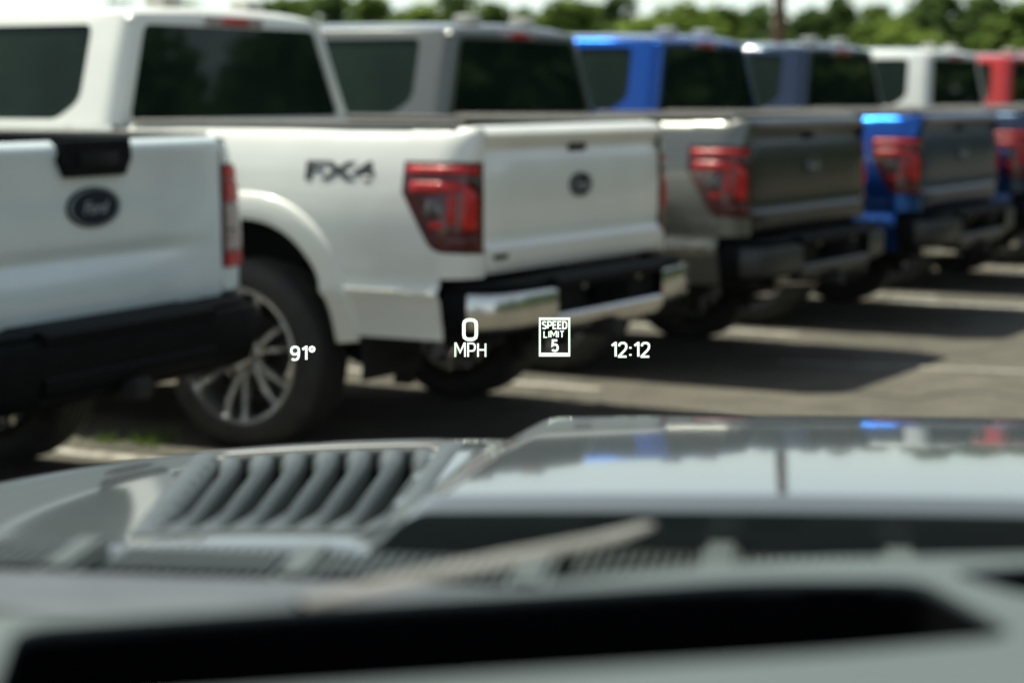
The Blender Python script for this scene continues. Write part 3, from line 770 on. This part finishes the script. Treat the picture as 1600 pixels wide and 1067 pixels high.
# ------------------------------------------------------------------ head-up display: its picture stands beyond the glass
DH = 2.75
hud = empty('head_up_display', px(800, 560, DH)); hud.rotation_euler = (math.pi/2 - PITCH, 0, 0)
tag(hud, 'white glowing head-up display with temperature, speed, speed limit sign and clock', 'display')
def hud_local(x, y): return Vector(((x - 800)/FPX*DH, (560 - y)/FPX*DH, 0))
GL = {  # stroke letters: width, [(points, closed)]
 '0': (.62, [([(.0,.25),(.03,.10),(.13,.02),(.24,0),(.38,0),(.49,.02),(.59,.10),(.62,.25),(.62,.75),(.59,.90),(.49,.98),(.38,1),(.24,1),(.13,.98),(.03,.90),(0,.75)], 1)]),
 '1': (.30, [([(0,.80),(.27,1),(.30,1),(.30,0)], 0)]),
 '2': (.56, [([(0,.76),(.03,.90),(.14,.99),(.28,1),(.42,.99),(.53,.90),(.56,.74),(.53,.60),(.42,.45),(.0,.04),(0,0),(.58,0)], 0)]),
 '5': (.56, [([(.53,1),(.07,1),(.03,.52),(.14,.59),(.30,.61),(.45,.57),(.54,.46),(.57,.31),(.54,.14),(.43,.03),(.28,0),(.12,.03),(0,.13)], 0)]),
 '9': (.58, [([(.05,.08),(.16,0),(.28,0),(.42,.03),(.52,.14),(.57,.35),(.58,.70),(.54,.88),(.43,.98),(.29,1),(.15,.98),(.04,.88),(0,.70),(.04,.54),(.15,.44),(.29,.42),(.43,.46),(.54,.58)], 0)]),
 '\u00b0': (.34, [([(0,.82),(.04,.71),(.17,.65),(.30,.71),(.34,.82),(.30,.94),(.17,1),(.04,.94)], 1)]),
 ':': (.10, [([(.05,.06),(.05,.20)], 0), ([(.05,.58),(.05,.72)], 0)]),
 'M': (.80, [([(0,0),(0,1),(.06,1),(.40,.34),(.74,1),(.80,1),(.80,0)], 0)]),
 'P': (.56, [([(0,0),(0,1),(.34,1),(.48,.96),(.56,.84),(.57,.70),(.54,.56),(.46,.47),(.34,.44),(.02,.44)], 0)]),
 'H': (.62, [([(0,0),(0,1)], 0), ([(.62,0),(.62,1)], 0), ([(.0,.52),(.62,.52)], 0)]),
 'S': (.56, [([(.52,.88),(.42,.97),(.28,1),(.12,.97),(.02,.86),(.02,.68),(.12,.57),(.42,.46),(.54,.34),(.55,.16),(.45,.04),(.28,0),(.12,.02),(0,.12)], 0)]),
 'E': (.48, [([(.50,0),(0,0),(0,1),(.50,1)], 0), ([(0,.52),(.44,.52)], 0)]),
 'D': (.58, [([(0,0),(0,1),(.30,1),(.46,.95),(.56,.82),(.58,.66),(.58,.34),(.56,.18),(.46,.05),(.30,0)], 1)]),
 'L': (.46, [([(0,1),(0,0),(.48,0)], 0)]),
 'I': (.02, [([(.0,0),(.0,1)], 0)]),
 'T': (.54, [([(0,1),(.54,1)], 0), ([(.27,0),(.27,1)], 0)]),
}
def stroke(g, pts, w, closed):
    pts = [Vector((p[0], p[1], 0)) for p in pts]; n = len(pts); rows = []
    for i, p in enumerate(pts):
        a = pts[i-1] if (closed or i) else None; b = pts[(i+1) % n] if (closed or i < n - 1) else None
        d1 = (p - a).normalized() if a is not None else None; d2 = (b - p).normalized() if b is not None else None
        d1 = d1 or d2; d2 = d2 or d1
        n1 = Vector((-d1.y, d1.x, 0)); n2 = Vector((-d2.y, d2.x, 0)); m_ = (n1 + n2).normalized(); k = w/2/max(.5, m_.dot(n1))
        rows.append([p + m_*k, p - m_*k])
    if closed: rows.append(rows[0])
    g.grid(rows)
def hud_text(name, body, x0, y0, x1, y1, parent, w=.13, gap=.26):
    """stroke lettering filling a rectangle of the display; w is the stroke in letter heights"""
    tot = sum(GL[c][0] for c in body) + gap*(len(body) - 1); H = (y1 - y0)/FPX*DH; Wd = (x1 - x0)/FPX*DH
    sw = w*H; ky = H - sw; kx = (Wd - sw)/max(.05, tot); g = G(); x = 0
    for c in body:
        for pts, closed in GL[c][1]:
            stroke(g, [(sw/2 + (x + p[0])*kx - Wd/2, sw/2 + p[1]*ky - H/2) for p in pts], sw, closed)
        x += GL[c][0] + gap
    o = g.make(name, 'hud', None, smooth=False); o.parent = parent
    o.location = hud_local((x0 + x1)/2, (y0 + y1)/2) - (parent.location if parent is not hud else Vector())
    return o
hud_text('temperature_readout', '91\u00b0', 453, 540, 493, 564, hud, .17)
sp = hud_text('speed_readout', '0', 722, 497, 747, 533, hud, .155)
hud_text('unit_text', 'MPH', 710, 535, 760, 559, sp, .12)
c = [hud_local(*q) for q in ((842, 496), (891, 496), (891, 557), (842, 557))]
i_ = [hud_local(*q) for q in ((845, 500), (888, 500), (888, 551), (845, 551))]
sg_ = make('speed_limit_sign', c + i_, [(0, 1, 5, 4), (1, 2, 6, 5), (2, 3, 7, 6), (3, 0, 4, 7)], 'hud', hud, smooth=False)
hud_text('sign_text', 'SPEED', 846.5, 501.5, 886.5, 514.5, sg_, .19); hud_text('sign_text', 'LIMIT', 849, 516.5, 882, 528, sg_, .17); hud_text('sign_number', '5', 861, 530, 873, 550, sg_, .18)
hud_text('clock_readout', '12:12', 954, 534, 1016, 559, hud, .15)

# ------------------------------------------------------------------ trees, pole, markings
def crown_mesh(seed, m, leaves=4200, size=.36):
    rnd = random.Random(seed); v = []; f = []
    lobes = []
    for k in range(15):
        a = rnd.uniform(0, 6.283); h = rnd.uniform(0, 1); rr = 2.6*math.sin(math.pi*(.18 + .72*h))*rnd.uniform(.35, 1.0)
        lobes.append((Vector((rr*math.cos(a), rr*math.sin(a), 2.6 + 5.6*h)), rnd.uniform(.55, 1.7)*(1.15 - .5*h)))
    lobes.append((Vector((0, 0, 5)), 2.2)); lobes.append((Vector((rnd.uniform(-.6, .6), 0, 8.6)), 1.0))
    tot = sum(r*r for _, r in lobes)
    for c, r in lobes:
        for _ in range(int(leaves*r*r/tot)):
            d = Vector((rnd.gauss(0, 1), rnd.gauss(0, 1), rnd.gauss(0, 1))).normalized()
            p = c + d*r*(rnd.random()**.35)*rnd.uniform(.7, 1.4)
            nrm = (d + Vector((rnd.gauss(0, .6), rnd.gauss(0, .6), rnd.gauss(0, .6) + .3))).normalized()
            a = nrm.orthogonal().normalized(); b = nrm.cross(a); s_ = size*rnd.uniform(.6, 1.4); t = rnd.uniform(0, 6.28)
            a2 = a*math.cos(t) + b*math.sin(t); b2 = nrm.cross(a2); k = len(v)
            v += [p + a2*s_, p + b2*s_*.6, p - a2*s_, p - b2*s_*.6]; f.append((k, k+1, k+2, k+3))
    me = bpy.data.meshes.new('crown'); me.from_pydata([tuple(q) for q in v], [], f); me.update(); me.materials.append(m)
    return me
def trunk_mesh(seed):
    rnd = random.Random(seed); g = G()
    g.tube([(0, 0, -.2), (.05, 0, 1.5), (-.05, .08, 3.5), (.05, 0, 6.0), (0, 0, 8.2)], [.26, .20, .16, .10, .03], 8)
    for k in range(6):
        a = rnd.uniform(0, 6.28); z = rnd.uniform(2.2, 5.5); l = rnd.uniform(1.2, 2.3)
        g.tube([(0, 0, z), (l*.5*math.cos(a), l*.5*math.sin(a), z + .5*l), (l*math.cos(a), l*math.sin(a), z + .8*l)], [.09, .06, .02], 6)
    o = g.make('trunk', 'bark'); me = o.data; bpy.data.objects.remove(o); return me
CR = {(s_, t): crown_mesh(10*s_ + t, LEAF[t]) for s_ in range(3) for t in range(3)}
TK = [trunk_mesh(s_) for s_ in range(3)]
def tree(loc, h, w, shape, tone, label, group):
    o = empty('tree', loc, random.uniform(0, 6.28)); o.scale = (w*1.6, w*1.6, h/9.4)
    tag(o, label, 'tree', group)
    link(bpy.data.objects.new('crown', CR[(shape, tone)]), o); link(bpy.data.objects.new('trunk', TK[shape]), o)
    return o
FG = 'trees along the far edge of the lot'
def far_tree(xp, ytop, D, w, tone, label, shape):
    h = HC + (145 - ytop)/FPX*D
    tree(((xp - 800)/FPX*D, D, 0), h, w, shape, tone, label, FG)
FAR = [(300, 8, 150, 1.1, 1, 'mid green tree hidden mostly by the white lettered pickup cab'),
       (440, 2, 165, 1.1, 1, 'mid green tree just beyond the roof corner of the white lettered pickup'),
       (520, -6, 185, 1.2, 0, 'dark green tree over the front of the dark grey pickup roof'),
       (590, -2, 180, 1.0, 1, 'mid green tree over the middle of the dark grey pickup roof'),
       (650, 12, 150, .9, 2, 'light green tree over the high brake light side of the grey cab'),
       (715, -4, 190, 1.1, 0, 'dark green tree behind the roof pods of the dark grey pickup'),
       (775, 10, 165, .9, 1, 'mid green tree above the red brake light of the grey cab'),
       (890, 4, 170, 1.2, 1, 'broad mid green tree over the nose side of the blue cab'),
       (965, -4, 195, 1.0, 0, 'dark green tree over the middle of the blue cab roof'),
       (1050, 12, 155, 1.15, 2, 'bright yellow-green tree over the rear of the blue cab'),
       (1110, 14, 175, 1.0, 1, 'mid green tree between the blue cab and the wooden pole'),
       (1165, 22, 185, .9, 0, 'low dark tree just before the wooden pole'),
       (1255, 20, 185, .9, 0, 'low dark tree just past the wooden pole'),
       (1310, 2, 190, .8, 0, 'narrow dark tree over the navy cab'),
       (1375, 14, 185, .9, 1, 'mid green tree over the navy cab rear edge'),
       (1395, 36, 140, .85, 2, 'short bright green tree over the far white cab'),
       (1460, -10, 190, 1.3, 0, 'tall dark tree over the far white cab'),
       (1530, -4, 195, 1.1, 0, 'tall dark tree between the far white and red cabs'),
       (1590, 6, 180, 1.1, 1, 'mid green tree over the red cab'),
       (1680, 0, 185, 1.2, 0, 'dark tree past the red cab')]
for k, (xp, yt, D, w, tone, lab) in enumerate(FAR): far_tree(xp, yt, D, w, tone, lab, k % 3)
# low thicket joining the far trees
rnd = random.Random(5); v = []; f = []
for k in range(22000):
    x = rnd.uniform(-45, 62); y = 200 + rnd.uniform(-6, 6); top = 8.0 + 1.0*math.sin(x*.31) + 1.0*math.sin(x*.83 + 1)
    p = Vector((x, y, rnd.random()**.6*top)); a = Vector((rnd.gauss(0, 1), rnd.gauss(0, 1), rnd.gauss(0, 1))).normalized(); b = a.orthogonal().normalized(); s_ = rnd.uniform(.25, .55)
    q = len(v); v += [p + a*s_, p + b*s_*.7, p - a*s_, p - b*s_*.7]; f.append((q, q+1, q+2, q+3))
me = bpy.data.meshes.new('thicket'); me.from_pydata([tuple(q) for q in v], [], f); me.update(); me.materials.append(LEAF[0])
th = bpy.data.objects.new('thicket', me); link(th); tag(th, 'dark green thicket filling in under the far trees', 'thicket', kind='stuff')
# unseen trees added right of the lot, to darken tailgate and rear-window reflections
v = []; f = []
for k in range(26000):
    t = rnd.random(); x = 34 + 8*t + rnd.uniform(-4, 5); y = -25 + 100*t; top = 7 + 5*sm((y - 25)/15) + 1.6*math.sin(y*.4) + 1.5*math.sin(y*1.1)
    p = Vector((x, y, rnd.random()**.75*top)); a = Vector((rnd.gauss(0, 1), rnd.gauss(0, 1), rnd.gauss(0, 1))).normalized(); b = a.orthogonal().normalized(); s_ = rnd.uniform(.4, .9)
    q = len(v); v += [p + a*s_, p + b*s_*.7, p - a*s_, p - b*s_*.7]; f.append((q, q+1, q+2, q+3))
me = bpy.data.meshes.new('added_side_woods'); me.from_pydata([tuple(q) for q in v], [], f); me.update(); me.materials.append(LEAF[0])
sw = bpy.data.objects.new('added_woods', me); link(sw); tag(sw, 'unseen trees added beside the lot for dark reflections', 'added_woods', kind='stuff')

# unseen greenery added across the aisle, something dark low in the tailgate reflections
v = []; f = []
for k in range(14000):
    r_ = rnd.uniform(-4, 34); p = C1 + RV*r_ - FV*(8.6 + rnd.uniform(-.5, .5)); p.z = rnd.random()*(1.3 + .2*math.sin(r_*1.3))
    a = Vector((rnd.gauss(0, 1), rnd.gauss(0, 1), rnd.gauss(0, 1))).normalized(); b = a.orthogonal().normalized(); s_ = rnd.uniform(.06, .14)
    q = len(v); v += [p + a*s_, p + b*s_*.7, p - a*s_, p - b*s_*.7]; f.append((q, q+1, q+2, q+3))
me = bpy.data.meshes.new('added_hedge'); me.from_pydata([tuple(q) for q in v], [], f); me.update(); me.materials.append(LEAF[0])
hg = bpy.data.objects.new('added_hedge', me); link(hg); tag(hg, 'unseen greenery added across the aisle for dark reflections', 'added_hedge', kind='stuff')
pl = empty('utility_pole', ((1213 - 800)/FPX*62, 62, 0)); tag(pl, 'brown wooden utility pole rising behind the navy pickup cab', 'pole')
G().tube([(0, 0, -.2), (0, 0, 4), (0.02, 0, 10.5)], [.19, .175, .12], 14).make('shaft', 'pole', pl)
G().box((-1.2, -.06, 9.7), (1.2, .06, 9.82), .01).make('crossarm', 'pole', pl)
for x in (-1.05, -.4, .4, 1.05): G().lathe([(0, 9.82), (.03, 9.82), (.05, 9.88), (.035, 9.93), (.045, 9.97), (0, 9.99)], 10, 'Z').make('insulator', 'pod', pl).location = (x, 0, 0)
def stripe(name, a, b, w, z=.004):
    a, b = Vector(a), Vector(b); d = (b - a).normalized(); nn = Vector((-d.y, d.x, 0))*w/2
    o = make(name, [a - nn + Vector((0, 0, z)), b - nn + Vector((0, 0, z)), b + nn + Vector((0, 0, z)), a + nn + Vector((0, 0, z))], [(0, 1, 2, 3)], 'line', lot, smooth=False); return o
stripe('stall_and_sun_stripe', px_z(1385, 472, 0), px_z(1800, 492, 0), .30); stripe('stall_and_sun_stripe', px_z(1555, 427, 0), px_z(1900, 440, 0), .30)  # wide pale stripes: bay line plus sunlit strip of asphalt put into colour
stripe('painted_line', px_z(1215, 566, 0), px_z(1760, 588, 0), .07)
for k in range(-1, 6):
    base = C1 + RV*(PITCHED*k + PITCHED/2); stripe('stall_and_sun_stripe', base + FV*.6, base + FV*5.6, .10)  # these are bay paint only, no sunlight in them
def crack(x0, y0, x1, y1, w, n=14):
    a, b = px_z(x0, y0, 0), px_z(x1, y1, 0); g = G(); rows = []
    for i in range(n + 1):
        p = a.lerp(b, i/n) + Vector((rnd.gauss(0, .05), rnd.gauss(0, .09), 0)); k = w*rnd.uniform(.4, 1.2)
        rows.append([(p.x, p.y - k, .003), (p.x, p.y + k, .003)])
    g.grid(rows).make('crack_seal', 'tar', lot, smooth=False)
M['tar'] = mat('tar', (0.028, 0.026, 0.024), 0.6)
crack(1080, 602, 1900, 628, .022); crack(1430, 548, 1800, 668, .018); crack(850, 606, 1010, 660, .015); crack(130, 700, 420, 690, .012)
# weeds by the tyre
v = []; f = []
for cx, cy, nb in ((160, 690, 14), (230, 693, 22), (250, 686, 10)):
    c0 = px_z(cx, cy, 0)
    for _ in range(nb*3):
        p = c0 + Vector((rnd.gauss(0, .05), rnd.gauss(0, .06), 0)); d = Vector((rnd.gauss(0, .03), rnd.gauss(0, .03), rnd.uniform(.02, .06))); w = Vector((rnd.gauss(0, 1), rnd.gauss(0, 1), 0)).normalized()*.006
        q = len(v); v += [p - w, p + w, p + d]; f.append((q, q+1, q+2))
me = bpy.data.meshes.new('weeds'); me.from_pydata([tuple(q) for q in v], [], f); me.update(); me.materials.append(LEAF[1])
wd = bpy.data.objects.new('weeds', me); link(wd); tag(wd, 'yellow-green weeds in the asphalt before the white pickup wheel', 'weeds', kind='stuff')
